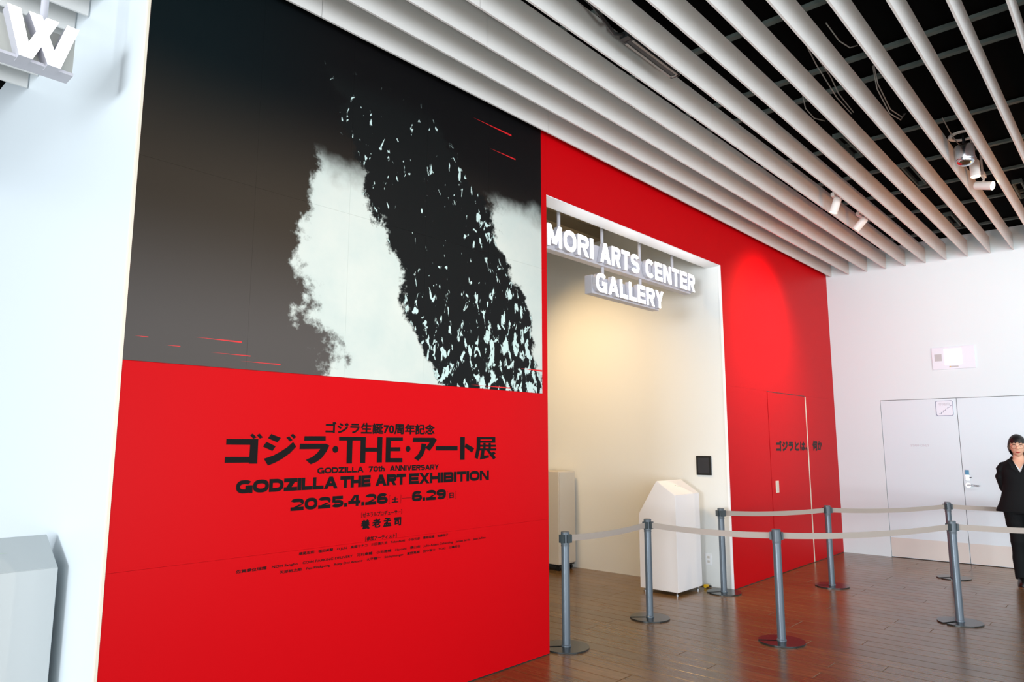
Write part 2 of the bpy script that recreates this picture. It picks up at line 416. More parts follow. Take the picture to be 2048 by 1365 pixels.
# ---------------------------------------------------------------- floor: planks run away from the camera's left
floor = struct(box(-7, -4.8, -.12, 11.2, 9, -.0035).build('floor', M_JOINT))
PW, PL = .1485, 1.82
def plank_mb(x0, y0, x1, y1):
    m = MB(); c = .0022; g = .0013
    x0 += g; x1 -= g; y0 += g; y1 -= g
    r = lambda d, z: [(x0 + d, y0 + d, z), (x1 - d, y0 + d, z), (x1 - d, y1 - d, z), (x0 + d, y1 - d, z)]
    m.rings([r(0, -.0035), r(0, -c * .6), r(c, 0)]); return m
base_plank = plank_mb(0, 0, PW, PL).mesh('plank', M_WOOD)
rest = MB()
row0 = 4.048 - 16 * PW
for i in range(80):
    x = row0 + i * PW
    if x > 11.1: break
    off = random.choice([0, .3, .62, .91, 1.22, 1.5])
    xc = x + PW / 2
    ymin = xc * math.tan(YAW) - xc * .95           # roughly the right-hand limit of what the lens takes in
    for j in range(-2, 8):
        y = -off + j * PL
        seen = x > 3.0 and y + PL > max(-2.0, xc * .02) and y < (6.1 if 4.19 < xc < 7.24 else 3.43)
        if y > 8.9 or y < -4.8: continue
        if seen and len(floor.children) < 300: link('plank', base_plank, floor, loc=(x, y, 0))
        else:
            rest.v += (q := plank_mb(x, y, x + PW, min(y + PL, 9))).v
            n = len(rest.v) - len(q.v); rest.f += [tuple(n + a for a in f) for f in q.f]
for i in range(1, 68):                               # rows on the near side, towards and behind the camera
    x = row0 - i * PW
    q = plank_mb(x, -4.8, x + PW, 9); n = len(rest.v); rest.v += q.v; rest.f += [tuple(n + a for a in f) for f in q.f]
rest.build('planks_beyond', M_WOOD, floor, kind='stuff')

# ---------------------------------------------------------------- ceiling: black plenum, grid bars, white slats
ceiling = struct(box(-7, -4.8, CZ, 11.2, 9, CZ + .1).build('ceiling', M_BLACK))
for x in (-.6, .5, 1.6, 2.6, 3.45, 4.3, 5.14, 5.52, 6.69, 7.55, 8.36, 9.22, 10.3):
    box(x - .022, -4.6, CZ - .03, x + .022, WY - .02, CZ - .004).build('grid_bar', M_TBAR, ceiling)
ST, SZ0, SZ1 = .013, 3.964, 4.184
def slat_piece(x0, x1, y): box(x0 + .0015, y, SZ0, x1 - .0015, y + ST, SZ1).build('slat', M_SLAT, ceiling)
for k in range(-9, 25):
    y = 3.345 - .2475 * k
    xe = FX - .004 if k >= 0 else 1.143
    xs = [-6.9]
    sh = {6: -.593, 2: .86, 3: .55}.get(k, .003 * (k % 5))
    for j in range(-3, 4):
        xj = 2.053 + 2.877 * j + sh
        if -6 < xj < xe - .4 and -1 <= k < 15: xs.append(xj)
    if k == 0: xs.append(4.12)
    if k == 6: xs.append(4.926)
    xs = sorted(xs) + [xe]
    for a, b in zip(xs, xs[1:]): slat_piece(a, b, y)
for pts in ([(4.34, 1.457, 4.2), (4.79, 1.471, 4.13), (5.0, 1.474, 4.11), (5.37, 1.532, 4.14), (5.9, 1.58, 4.2)],
            [(4.36, 1.47, 4.2), (4.80, 1.50, 4.12), (5.38, 1.55, 4.12), (5.92, 1.6, 4.2)],
            [(5.30, 1.26, 4.24), (5.37, 1.26, 4.12), (5.80, 1.287, 4.09), (6.15, 1.283, 4.15), (6.3, 1.29, 4.24)],
            [(5.31, 1.27, 4.24), (5.40, 1.275, 4.10), (5.82, 1.30, 4.07), (6.17, 1.30, 4.14), (6.3, 1.30, 4.24)],
            [(4.5, 1.33, 4.22), (4.65, 1.30, 4.15), (4.8, 1.278, 4.16), (4.95, 1.27, 4.24)],
            [(5.30, 1.78, 4.24), (5.40, 1.79, 4.12), (5.62, 1.80, 4.12), (5.95, 1.82, 4.22)],
            [(6.6, 1.08, 4.24), (6.75, 1.06, 4.16), (7.0, 1.05, 4.14), (7.3, 1.06, 4.2)]):
    MB().tube(pts, .004, 6).build('hanging_wire', M_WIRE, ceiling, smooth=True)
for x0, x1, y in ((7.43, 8.11, 1.56), (9.43, 10.0, 1.585), (6.3, 6.9, 1.83), (8.7, 9.3, .82)):   # slim slot diffusers between slats
    m = box(x0, y - .045, 4.19, x1, y - .030, 4.235); m.quadbox(x0, y + .03, 4.19, x1, y + .045, 4.235)
    m.quadbox(x0, y - .03, 4.19, x0 + .02, y + .03, 4.235); m.quadbox(x1 - .02, y - .03, 4.19, x1, y + .03, 4.235)
    m.build('slot_diffuser', M_TBAR, ceiling)

# ---------------------------------------------------------------- red front wall
wf = MB()
wf.quadbox(1.155, WY + .018, 0, 4.19, WY + .175, CZ)          # block left of the opening
wf.quadbox(LX + .002, WY + .018, 0, FX, WY + .175, CZ)        # block right of it
wf.quadbox(4.19, WY + .018, 3.49, LX + .002, WY + .175, CZ)   # header over the opening
wall_front = struct(wf.build('wall_front', M_WHITE))
def red_panel(x0, z0, x1, z1): box(x0 + .0004, WY, z0 + .0004, x1 - .0004, WY + .0178, z1 - .0004).build('panel', M_RED, wall_front)
for z0, z1 in ((.006, .96), (.96, 1.894), (1.894, 2.87), (2.87, CZ - .01)): red_panel(1.163, z0, 4.19, z1)
red_panel(4.19, 3.49, 7.262, CZ - .01)
red_panel(7.262, 2.145, FX - .002, CZ - .01); red_panel(7.245, 2.145, 7.262, 3.49)
red_panel(7.245, .006, 8.352, 2.145); red_panel(9.632, .006, FX - .002, 2.145)
box(4.19, WY + .001, 3.482, LX, WY + .172, 3.4895).build('soffit', M_WHITE2, wall_front, label='white soffit under the header')
# black print straight on the red panels
PY = WY - .0012
pl = lambda u, v, e=0: (u, PY - e, v)
TITLE = [[[1.6677,1.542],[1.8376,1.5421],[1.8382,1.4173],[1.7926,1.4182],[1.7941,1.4233],[1.6653,1.4249],[1.666,1.4542],[1.7936,1.4525],[1.7946,1.5126],[1.668,1.5138]],[[1.7907,1.562],[1.8054,1.5697],[1.8278,1.5508],[1.8103,1.5427]],[[1.8271,1.5623],[1.8429,1.5701],[1.8629,1.551],[1.8458,1.5443]],[[1.9079,1.569],[1.9646,1.5491],[1.9454,1.5248],[1.8906,1.5466]],[[1.8839,1.5283],[1.9374,1.5053],[1.9192,1.4807],[1.8643,1.5038]],[[2.0371,1.5278],[2.0575,1.5031],[2.0207,1.4673],[1.9743,1.4375],[1.936,1.4195],[1.8982,1.4063],[1.8734,1.4416],[1.9263,1.4577],[1.9644,1.4768],[2.003,1.4997]],[[1.9956,1.55],[2.0121,1.5581],[2.0333,1.5376],[2.0184,1.5292]],[[2.0178,1.5639],[2.0349,1.5713],[2.055,1.554],[2.0391,1.5448]],[[2.1044,1.5588],[2.2373,1.5597],[2.2384,1.5345],[2.1027,1.5341]],[[2.0794,1.5184],[2.2413,1.5183],[2.2638,1.5081],[2.2454,1.4744],[2.2185,1.441],[2.185,1.4193],[2.1494,1.4072],[2.1176,1.4316],[2.1581,1.4474],[2.1871,1.4674],[2.2055,1.4896],[2.0767,1.4892]],[[2.3245,1.5577],[2.509,1.557],[2.5098,1.536],[2.3254,1.5359]],[[2.3794,1.5368],[2.4167,1.5369],[2.4171,1.406],[2.38,1.4068]],[[2.4729,1.5568],[2.509,1.557],[2.5096,1.4073],[2.4736,1.408]],[[2.5927,1.5576],[2.6295,1.5578],[2.6294,1.4077],[2.5918,1.4084]],[[2.504,1.4958],[2.5973,1.4954],[2.5982,1.4713],[2.5048,1.4721]],[[2.656,1.556],[2.692,1.5562],[2.6914,1.4077],[2.6556,1.4084]],[[2.6868,1.5561],[2.784,1.5567],[2.7846,1.5347],[2.6875,1.5345]],[[2.6887,1.497],[2.766,1.4967],[2.7667,1.4728],[2.6894,1.4734]],[[2.6907,1.4328],[2.7838,1.4314],[2.7845,1.4059],[2.6914,1.4077]],[[2.8652,1.5552],[3.0403,1.5562],[3.0622,1.5424],[3.0328,1.5021],[3.0017,1.4722],[2.9671,1.4938],[2.9922,1.5151],[3.0022,1.528],[2.8632,1.5278]],[[2.9327,1.5194],[2.9739,1.5172],[2.9673,1.4831],[2.9485,1.445],[2.9102,1.4118],[2.8756,1.4292],[2.9092,1.4539],[2.9279,1.4833]],[[3.056,1.5033],[3.2454,1.5028],[3.2458,1.4738],[3.0536,1.4752]],[[3.2694,1.562],[3.3116,1.5623],[3.3111,1.4114],[3.2697,1.4121]],[[3.3204,1.5207],[3.4011,1.4873],[3.3788,1.4579],[3.3113,1.4945]],[[3.4252,1.5631],[3.6074,1.5643],[3.6075,1.5477],[3.4253,1.5469]],[[3.5743,1.564],[3.6074,1.5643],[3.6076,1.524],[3.5745,1.524]],[[3.4465,1.5378],[3.6075,1.5382],[3.6076,1.524],[3.4466,1.524]],[[3.4252,1.5631],[3.4595,1.5633],[3.4582,1.4893],[3.4345,1.4138],[3.405,1.4257],[3.4239,1.4895]],[[3.45,1.511],[3.6125,1.5108],[3.6126,1.4966],[3.4502,1.4972]],[[3.447,1.4871],[3.6161,1.4862],[3.6162,1.4711],[3.4471,1.4724]],[[3.4865,1.5226],[3.5099,1.5226],[3.5103,1.4752],[3.4869,1.4753]],[[3.5404,1.5226],[3.5622,1.5226],[3.5625,1.4748],[3.5407,1.475]],[[3.4702,1.4754],[3.5002,1.4752],[3.4952,1.4373],[3.5409,1.44],[3.5444,1.4227],[3.4543,1.4103]],[[3.5204,1.4728],[3.5489,1.4726],[3.615,1.4227],[3.5889,1.4081]],[[3.5886,1.4652],[3.6128,1.4509],[3.5648,1.4304],[3.5477,1.4423]]]
m = MB()
for i, q in enumerate(TITLE): m.poly([(a, PY - .00003 * i, b) for a, b in q])
for cx, r in ((2.3035, .0192), (2.8273, .0192)):
    m.poly([(cx + r * math.cos(i * math.pi / 10), PY, 1.487 + r * 1.0 * math.sin(i * math.pi / 10)) for i in range(20)])
m.build('title_lettering', M_INK, wall_front, label='large black title in heavy slanting katakana')
m = MB(); print_font(m, 'ゴジラ生誕70周年記念', 2.234, 3.043, 1.574, 1.641, pl, .0027); m.build('anniversary_lettering', M_INK, wall_front)
m = MB(); print_word(m, 'GODZILLA', 2.193, 2.50, 1.355, 1.388, PY, .27, .05); print_word(m, '70th', 2.535, 2.652, 1.355, 1.388, PY, .27, .05)
print_word(m, 'ANNIVERSARY', 2.69, 3.082, 1.355, 1.388, PY, .27, .05); m.build('anniversary_lettering', M_INK, wall_front)
m = MB(); print_word(m, 'GODZILLA', 1.732, 2.327, 1.271, 1.337, PY, .31, .02); print_word(m, 'THE', 2.343, 2.552, 1.271, 1.337, PY, .31, .02)
print_word(m, 'ART', 2.585, 2.815, 1.271, 1.337, PY, .31, .0); print_word(m, 'EXHIBITION', 2.84, 3.545, 1.271, 1.337, PY, .30, .035)
m.build('title_lettering', M_INK, wall_front)
m = MB(); print_word(m, '2025.4.26', 2.039, 2.680, 1.166, 1.229, PY, .30, .07); print_word(m, '6.29', 2.866, 3.147, 1.166, 1.229, PY, .30, .07)
print_word(m, '-', 2.789, 2.859, 1.16, 1.22, PY, .04)
for a, b, ch in ((2.690, 2.781, '土'), (3.158, 3.236, '日')):
    print_font(m, ch, a + .020, b - .020, 1.168, 1.204, pl, .0022)
    for x, d in ((a, 1), (b, -1)):
        for q in ((x, 1.162, x + d * .002, 1.212), (x, 1.162, x + d * .009, 1.164), (x, 1.210, x + d * .009, 1.212)):
            m.poly([(q[0], PY, q[1]), (q[2], PY, q[1]), (q[2], PY, q[3]), (q[0], PY, q[3])])
m.build('date_lettering', M_INK, wall_front)
m = MB(); print_font(m, '［ゼネラルプロデューサー］', 2.494, 2.790, 1.097, 1.126, pl, .0006)
print_font(m, '養 老 孟 司', 2.493, 2.786, 1.031, 1.085, pl, .0026); m.build('producer_lettering', M_INK, wall_front)
m = MB(); print_font(m, '［参加アーティスト］', 2.526, 2.754, .962, .988, pl, .0008)
print_font(m, '横尾忠則　福田美蘭　O JUN　風間サチコ　川田喜久治　TokyoBuild　小谷元彦　青柳菜摘　佐藤朋子', 2.10, 3.172, .930, .949, pl, .0004)
print_font(m, '佐賀摩位瑞輝　NOH Sangho　COIN PARKING DELIVERY　河村康輔　小池健輔　Haroshi　横山奈　Julio Anaya Cabanding　James Jarvis　Jean Jullien', 1.755, 3.514, .881, .901, pl, .0004)
print_font(m, '矢部裕太朗　Pex Pitakpong　Roby Dwi Antono　大平龍一　Stickymonger　濱野亮樹　田中智士　TOKI　三嶋哲也', 1.993, 3.279, .849, .868, pl, .0004)
m.build('artist_list_lettering', M_INK, wall_front)
m = MB(); print_font(m, 'ゴジラとは、', 8.545, 9.585, 1.422, 1.556, pl, .0085); print_font(m, '何か', 9.775, 10.142, 1.420, 1.562, pl, .0085)
m.build('door_lettering', M_INKG, wall_front)
# flush red door in the right-hand part
door_2 = struct(box(8.358, WY + .012, 0, 9.628, WY + .0178, 2.143).build('door_2', M_GAP))
box(8.366, WY + .0005, .008, 9.592, WY + .0165, 2.135).build('door_leaf', M_RED, door_2)
box(9.598, WY - .0005, .006, 9.626, WY + .0165, 2.137).build('edge_strip', M_CREAM, door_2, label='bare cream edge strip of the red door')
m = box(8.475, WY - .004, .935, 8.565, WY + .004, 1.075); m.build('pull_plate', M_CREAM, door_2, bevel=.002, label='pale pull plate'); box(8.488, WY - .0055, .95, 8.552, WY - .004, 1.06).build('pull_plate', M_KICK, door_2)
for a, b in ((1.165, 4.188), (7.246, 8.352), (9.632, FX - .004)):
    struct(box(a, WY + .0006, .0005, b, WY + .0175, .0068).build('shadow_gap_front', M_SLOT))  # black strip painting the thin shadow line under the red panels
struct(box(1.150, WY - .002, 0, 1.162, WY + .02, CZ - .01).build('trim_1', M_CREAM))
struct(box(LX - .012, WY - .003, 0, LX + .004, WY + .02, 3.49).build('trim_2', M_WHITE2))
# white return wall on the left, running back
struct(box(1.150, WY + .02, 0, 1.32, 8.9, CZ).build('wall_left', M_RETURN))
# recess: right-hand wall, its end wall and the lowered beam
struct(box(LX, WY + .02, 0, LX + .14, 8.9, CZ).build('wall_inner', M_LOBBY))
struct(box(4.05, WY + .176, 0, 4.188, 8.9, CZ).build('wall_recess', M_LOBBY))
struct(box(1.32, 8.7, 0, LX, 8.9, CZ).build('wall_back', M_LOBBY))
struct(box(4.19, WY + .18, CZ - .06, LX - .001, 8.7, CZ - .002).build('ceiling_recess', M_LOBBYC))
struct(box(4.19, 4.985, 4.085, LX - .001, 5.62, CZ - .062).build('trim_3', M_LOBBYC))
# ---------------------------------------------------------------- far white wall with its double door
DY0, DY1, DM, DZ = 2.815, .985, 1.90, 2.112
wr = MB()
wr.quadbox(FX, DY0, 0, FX + .15, WY + .2, CZ); wr.quadbox(FX, -4.8, 0, FX + .15, DY1, CZ); wr.quadbox(FX, DY1, DZ, FX + .15, DY0, CZ)
wr.quadbox(FX + .05, DY1, 0, FX + .15, DY0, DZ)
wall_right = struct(wr.build('wall_right', M_WHITE))
door_1 = struct(box(FX + .02, DY1 + .001, 0, FX + .049, DY0 - .001, DZ - .001).build('door_1', M_GAP))
leaves = []
for y0, y1 in ((DM + .003, DY0 - .005), (DY1 + .005, DM - .003)):
    lf = box(FX + .003, y0, .008, FX + .02, y1, DZ - .006).build('door_leaf', M_DOOR, door_1); leaves.append(lf)
    box(FX + .0015, y0 + .004, .012, FX + .003, y1 - .004, .26).build('kick_plate', M_KICK, lf)
m = MB(); print_font(m, 'STAFF ONLY', -2.476, -2.254, 1.478, 1.508, lambda u, v, e: (FX + .002 - e, -u, v), .0008)
m.build('door_lettering', M_GREYTXT, leaves[0])
rl = leaves[1]
m = MB(); m.cyl((FX + .004, 1.850, .990), (FX - .006, 1.850, .990), .030, n=28); m.build('lever_rose', M_CHROME, rl, smooth=True)
m = MB(); m.cyl((FX - .004, 1.850, .990), (FX - .05, 1.850, .990), .010, n=14); m.tube([(FX - .048, 1.855, .990), (FX - .05, 1.80, .989), (FX - .05, 1.725, .986)], .010, 10)
m.build('lever_handle', M_CHROME, rl, smooth=True)
box(FX - .006, 1.828, 1.05, FX + .004, 1.874, 1.182).build('lock_plate', M_CHROME, rl, bevel=.002)
box(FX - .008, 1.830, 1.118, FX - .006, 1.872, 1.180).build('lock_cover', M_BLUE, rl, label='blue cover of the lock')
MB().cyl((FX - .006, 1.850, 1.083), (FX - .018, 1.850, 1.083), .015, n=20).build('lock_cylinder', M_SILVER, rl, smooth=True)
MB().cyl((FX - .010, 1.832, 1.086), (FX - .010, 1.805, 1.090), .004, n=8).build('lock_latch', M_DARKM, rl)

# ================================================================ THINGS
# ---------------------------------------------------------------- printed mural, ten sheets hung edge to edge
mural = thing('printed_mural', 'huge dark grey and white printed mural filling the upper left of the red wall', 'mural', (1.163, WY, 1.895))
cols = [1.163, 1.748, 2.341, 2.934, 3.527, 4.121]
for a, b in zip(cols, cols[1:]):
    for z0, z1 in ((1.895, 2.869), (2.869, CZ - .012)):
        me = box(a - 1.163 + .0003, -.004, z0 - 1.895 + .0003, b - 1.163 - .0003, -.0004, z1 - 1.895 - .0003).mesh('sheet', M_MURAL)
        link('sheet', me, mural)
def streak(p, q, w=.009):
    (x0, z0), (x1, z1) = p, q
    m = MB().poly([(x0 - 1.163, -.0046, z0 - 1.895), (x1 - 1.163, -.0046, z1 - w / 2 - 1.895), (x1 - 1.163, -.0046, z1 + w / 2 - 1.895)])
    m.build('red_streak', M_STREAK, mural)
for p, q, w in (((1.476, 2.033), (1.718, 2.033), .008), ((3.359, 3.843), (3.771, 3.843), .014), ((3.541, 3.666), (3.816, 3.666), .011), ((3.87, 2.067), (4.119, 2.067), .014),
                ((3.357, 1.915), (3.761, 1.915), .009), ((1.559, 1.966), (1.769, 1.966), .005), ((1.716, 1.936), (1.94, 1.936), .006), ((1.203, 2.009), (1.264, 2.009), .004),
                ((1.343, 1.98), (1.412, 1.98), .004)): streak(p, q, w)

# ---------------------------------------------------------------- lit letter signs
def sign_box(root, x0, x1, z0, z1, y0=3.668, y1=3.75):
    o = root.location
    box(x0 - o.x, y0 - o.y, z0 - o.z, x1 - o.x, y1 - o.y, z1 - o.z).build('sign_box', M_SIGNBOX, root, bevel=.004)
def sign_letters(root, text, x0, x1, z0, z1, tk, gap=.12, y0=3.62, y1=3.664):
    o = root.location
    for c, polys in word(text, x0, x1, z0, z1, tk, gap):
        face, side = MB(), MB()
        for i, q in enumerate(polys):
            e = .00004 * i
            face.poly([(a - o.x, y0 - o.y - e, b - o.z) for a, b in q])
            side.prism([(a - o.x + e, y0 + .0015 - o.y + e, b - o.z + (e if i % 2 else -e)) for a, b in q], (0, y1 - y0, 0))
        l = side.build('letter', M_SIGNBOX, root)
        face.build('letter_face', M_GLOWLET, l)
SB = 'white lit letter sign hung in the opening of the red wall'
s1 = thing('hanging_sign', 'long white lit sign with two rows of block letters hanging in the doorway opening', 'sign', (5.72, 3.70, 3.49))
sign_box(s1, 4.44, 7.0, 3.155, 3.335); sign_box(s1, 5.13, 6.30, 2.872, 3.045)
for t_, a, b in (('MORI', 4.44, 5.095), ('ARTS', 5.205, 5.865), ('CENTER', 5.985, 7.005)): sign_letters(s1, t_, a, b, 3.170, 3.358, .21, .16)
sign_letters(s1, 'GALLERY', 5.13, 6.315, 2.885, 3.062, .21, .16)
for x in (4.69, 5.345, 6.0, 6.655):
    MB().cyl((x - 5.72, .0, -.17), (x - 5.72, 0, CZ - .063 - 3.49), .016, n=14).build('rod', M_SIGNBOX, s1, smooth=True)
for x in (5.345, 6.0):
    MB().cyl((x - 5.72, .0, -.46), (x - 5.72, 0, -.32), .016, n=14).build('rod', M_SIGNBOX, s1, smooth=True)
s2 = thing('hanging_sign', 'lit sign ending in a big white letter W beside the white return wall', 'sign', (.3, 3.70, 3.47))
o = s2.location
box(-.9 - o.x, 3.70 - o.y, 3.268 - o.z, .930 - o.x, 3.76 - o.y, 3.456 - o.z).build('sign_box', M_SIGNGREY, s2, label='grey backing panel')
box(-.9 - o.x, 3.66 - o.y, 3.252 - o.z, .925 - o.x, 3.765 - o.y, 3.266 - o.z).build('bottom_rail', M_SIGNBOX, s2)
sign_letters(s2, 'W', .635, .922, 3.250, 3.471, .20, y1=3.70)
MB().cyl((.80 - o.x, 3.735 - o.y, -.05), (.80 - o.x, 3.735 - o.y, CZ - .001 - o.z), .016, n=14).build('rod', M_SIGNBOX, s2, smooth=True)

# ---------------------------------------------------------------- two gabled podiums
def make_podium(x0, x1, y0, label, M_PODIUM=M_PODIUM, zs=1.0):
    t = thing('podium', label, 'podium', ((x0 + x1) / 2, y0 + .22, 0)); w = (x1 - x0) / 2
    zb = .035
    prof = [(-.22, zb), (.22, zb), (.22, .784), (.0, 1.129), (-.006, 1.129), (-.22, .99)]
    MB().prism([(-w, a, b) for a, b in prof], (2 * w, 0, 0)).build('body', M_PODIUM, t, bevel=.003)
    L = MB(); e = .0015
    n = Vector((0, -.139, .214)).normalized()
    q = [(-w + .004, -.218, .9913), (w - .004, -.218, .9913), (w - .004, -.008, 1.1277), (-w + .004, -.008, 1.1277)]
    L.prism([Vector(p) + n * .0005 for p in q], n * .003); L.build('lid', M_PODIUM, t)
    # a small printed notice on the lid
    g = MB()
    P0 = Vector((0, -.11, 1.0613)) + n * .0045; du = Vector((1, 0, 0)); dv = Vector((0, .214, .139)).normalized()
    for a, b, c, d in ((-.03, .02, -.005, .030), (-.004, .004, .075, .007)): g.poly([P0 + du * a + dv * b, P0 + du * c + dv * b, P0 + du * c + dv * d, P0 + du * a + dv * d])
    g.build('notice', M_GREEN, t, label='tiny green notice on the sloping lid')
    for sx in (-1, 1):
        for sy in (-1, 1):
            MB().lathe([(.008, .014), (.010, .036)], (sx * (w - .035), sy * .185, 0), 12).lathe([(.018, 0), (.018, .008), (.010, .014)], (sx * (w - .035), sy * .185, 0), 14).build('foot', M_CHROME, t, smooth=True)
    t.scale.z = zs
    return t
make_podium(6.565, 7.075, 3.70, 'pale gabled podium with a sloping lid standing beside the wall tablet')
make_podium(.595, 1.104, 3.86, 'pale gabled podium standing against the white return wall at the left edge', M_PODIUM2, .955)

# ---------------------------------------------------------------- cabinet at the back of the recess
t = thing('cabinet', 'tall beige metal cabinet on castors at the back of the recess', 'cabinet', (7.02, 5.70, 0))
box(-.165, -.25, .075, .165, .30, 1.18).build('body', M_CAB, t, bevel=.006)
box(-.155, -.258, .09, .155, -.2505, 1.165).build('door', M_CAB, t, bevel=.003)
box(-.15, -.24, .055, .15, .29, .075).build('plinth', M_SLOT, t)
for sx in (-.12, .12):
    for sy in (-.2, .25): MB().cyl((sx - .012, sy, .028), (sx + .012, sy, .028), .028, n=18).build('castor', M_SLOT, t, smooth=True)

# ---------------------------------------------------------------- tablet, socket and plug on the recess wall
t = thing('wall_tablet', 'black tablet screen mounted on the white wall above the podium', 'tablet', (LX, 3.712, 1.28))
box(-.016, -.088, -.104, -.0005, .088, .104).build('bezel', M_TABB, t, bevel=.003); box(-.0172, -.066, -.082, -.0162, .066, .082).build('screen', M_TABS, t)
t = thing('wall_socket', 'small white socket plate low on the wall behind the podium', 'socket', (LX, 3.70, .285))
box(-.008, -.036, -.06, -.0005, .036, .06).build('plate', M_WHITE2, t, bevel=.002)
for z in (-.022, .022): box(-.0095, -.014, z - .012, -.0082, .014, z + .012).build('outlet', M_KICK, t)
t = thing('wall_sensor', 'tiny dark round sensor on the wall beside the white socket plate', 'sensor', (LX, 3.80, .285)); MB().cyl((-.0005, 0, 0), (-.014, 0, 0), .014, n=16).build('body', M_DARKM, t, smooth=True)
t = thing('power_plug', 'yellow plug on a dark cable at the foot of the podium', 'plug', (7.15, 3.70, 0))
m = MB(); m.cyl((-.02, 0, .022), (.03, -.01, .022), .020, .014, 14); m.build('body', M_YEL, t, smooth=True)
MB().tube([(.03, -.01, .022), (.06, -.03, .012), (.075, .1, .008), (.07, .3, .008)], .006, 8).build('cable', M_SLOT, t, smooth=True)

# ---------------------------------------------------------------- emergency light, stair sign on the far wall
t = thing('emergency_light', 'white emergency light plate with a glowing square above the double door', 'light', (FX, 1.888, 2.64))
box(-.014, -.245, -.148, -.0005, .245, .148).build('plate', M_SIGNPALE, t, bevel=.003)
box(-.017, -.098, -.088, -.0142, .100, .118).build('lit_panel', M_SCREEN, t)
box(-.016, .130, -.035, -.0142, .214, .058).build('speaker_grille', M_GREYSQ, t)
box(-.016, -.052, -.125, -.0142, .054, -.108).build('indicator_strip', M_GREYSQ, t); box(-.0165, .034, -.123, -.0161, .042, -.110).build('indicator', M_YEL, t)
t = thing('stair_sign', 'small square stair pictogram sign at the top of the white double door', 'sign', (FX, 2.04, 1.98))
box(-.003, -.100, -.104, .0025, .100, .104).build('plate', M_SIGNPALE, t)
m = MB(); r = .1
ring = lambda e: [(sx * (e - .018) + sx * .018 * math.cos(math.radians(a)), sz * (e - .018) + sz * .018 * math.sin(math.radians(a))) for sx, sz, aa in ((1, 1, (0, 45, 90)), (-1, 1, (90, 45, 0)), (-1, -1, (0, 45, 90)), (1, -1, (90, 45, 0))) for a in aa]
A, B = ring(.1), ring(.094)
for i in range(12): j = (i + 1) % 12; m.poly([(-.0036, A[i][0], A[i][1]), (-.0036, A[j][0], A[j][1]), (-.0036, B[j][0], B[j][1]), (-.0036, B[i][0], B[i][1])])
m.build('border', M_SIGNBLUE, t)
m = MB(); y, z = .066, -.072
for i in range(5):
    for a, b, c, d in ((y, z - .003, y - .026, z + .003), (y - .023, z, y - .029, z + .021)): m.poly([(-.0036, a, b), (-.0036, c, b), (-.0036, c, d), (-.0036, a, d)])
    y -= .026; z += .021
m.poly([(-.0036, y, z - .003), (-.0036, y - .02, z - .003), (-.0036, y - .02, z + .003), (-.0036, y, z + .003)])
m.build('stair_line', M_SIGNBLUE, t)
m = MB(); print_font(m, '非階段', -.068, .066, .034, .074, lambda u, v, e: (-.0036 - e, -u, v), .0006); m.build('lettering', M_GREYTXT, t)

# ---------------------------------------------------------------- track spotlights, dome camera, slim fixture above the slat gaps
def spotlight(loc, d, label, lens, power=0, deg=50, target=None):
    t = thing('track_spotlight', label, 'spotlight', loc)
    d = Vector(d).normalized()
    box(-.075, -.018, .085, .05, .018, .125).build('driver_box', M_SPOTW, t, bevel=.003)
    MB().cyl((-.04, 0, .125), (-.04, 0, CZ - loc[2] - .001), .010, n=10).build('stem', M_SPOTW, t, smooth=True)
    m = MB().tube([(0, 0, .09), (0, 0, .055), tuple(d * -.03 + Vector((0, 0, .02)))], .009, 10); m.build('knuckle', M_SPOTW, t, smooth=True)
    a, b = d * -.075, d * .075
    m = MB().cyl(a, b, .040, n=32, cap=False); m.cyl(a - d * .012, a, .030, .040, 32); m.build('housing', M_SPOTW, t, smooth=True)
    MB().cyl(b - d * .012, b - d * .009, .0395, n=32).build('lens', lens, t)
    if power:
        l = bpy.data.lights.new('lamp', 'SPOT'); l.energy = power; l.color = WARM; l.spot_size = math.radians(deg); l.spot_blend = 1.0; l.shadow_soft_size = .035
        lo = bpy.data.objects.new('lamp', l); COL.objects.link(lo); lo.location = Vector(loc) + b + d * .004; lo.rotation_euler = d.to_track_quat('-Z', 'Y').to_euler()
    return t
P1 = (7.45, 2.232, 3.955); P2 = (8.28, 2.232, 3.955); P3 = (7.36, .99, 3.99); P4 = (7.83, .99, 3.965)
to = lambda p, q: Vector(q) - Vector(p)
spotlight(P1, to(P1, (7.35, 2.6, 2.9)), 'white track spotlight between the slats, second from the far end of its gap', M_LENSD, 30, 60)
spotlight(P2, to(P2, (8.3, 3.43, 2.75)), 'white track spotlight between the slats nearest the far wall, aimed at the red wall', M_LENSD, 150, 95)
spotlight(P3, (-.08, -.02, -1), 'white track spotlight pointing straight down beside the silver dome camera', M_LENSD, 30, 60)
spotlight(P4, (-.25, -.85, -.30), 'glaring warm track spotlight tipped sideways under the slats', M_LENS, 20, 80)
t = thing('dome_camera', 'silver dome camera hanging in the gap between two slats', 'camera', (6.98, 1.0, 3.93))
m = MB().lathe([(.070, .16), (.074, .15), (.074, .04), (.072, .035)], n=36); m.build('housing', M_SILVER, t, smooth=True)
MB().lathe([(.071, .033)] + [(.070 * math.cos(a), -.052 * math.sin(a) + .03) for a in [i * math.pi / 20 for i in range(10)]], n=36).build('dome', M_SILVER, t, smooth=True)
MB().cyl((0, 0, .16), (0, 0, CZ - 3.931), .012, n=12).build('stem', M_DARKM, t, smooth=True)
MB().rings([[(math.cos(a) * r, math.sin(a) * r, z) for a in [2 * math.pi * i / 36 for i in range(36)]] for r, z in ((.115, .262), (.115, .25), (.085, .25), (.085, .262), (.115, .262))], cap=False).build('ceiling_ring', M_SPOTW, t, smooth=True)
t = thing('slim_fixture', 'slim black and grey strip fixture tucked between two slats on a loose cable', 'fixture', (3.80, 2.20, 4.0))
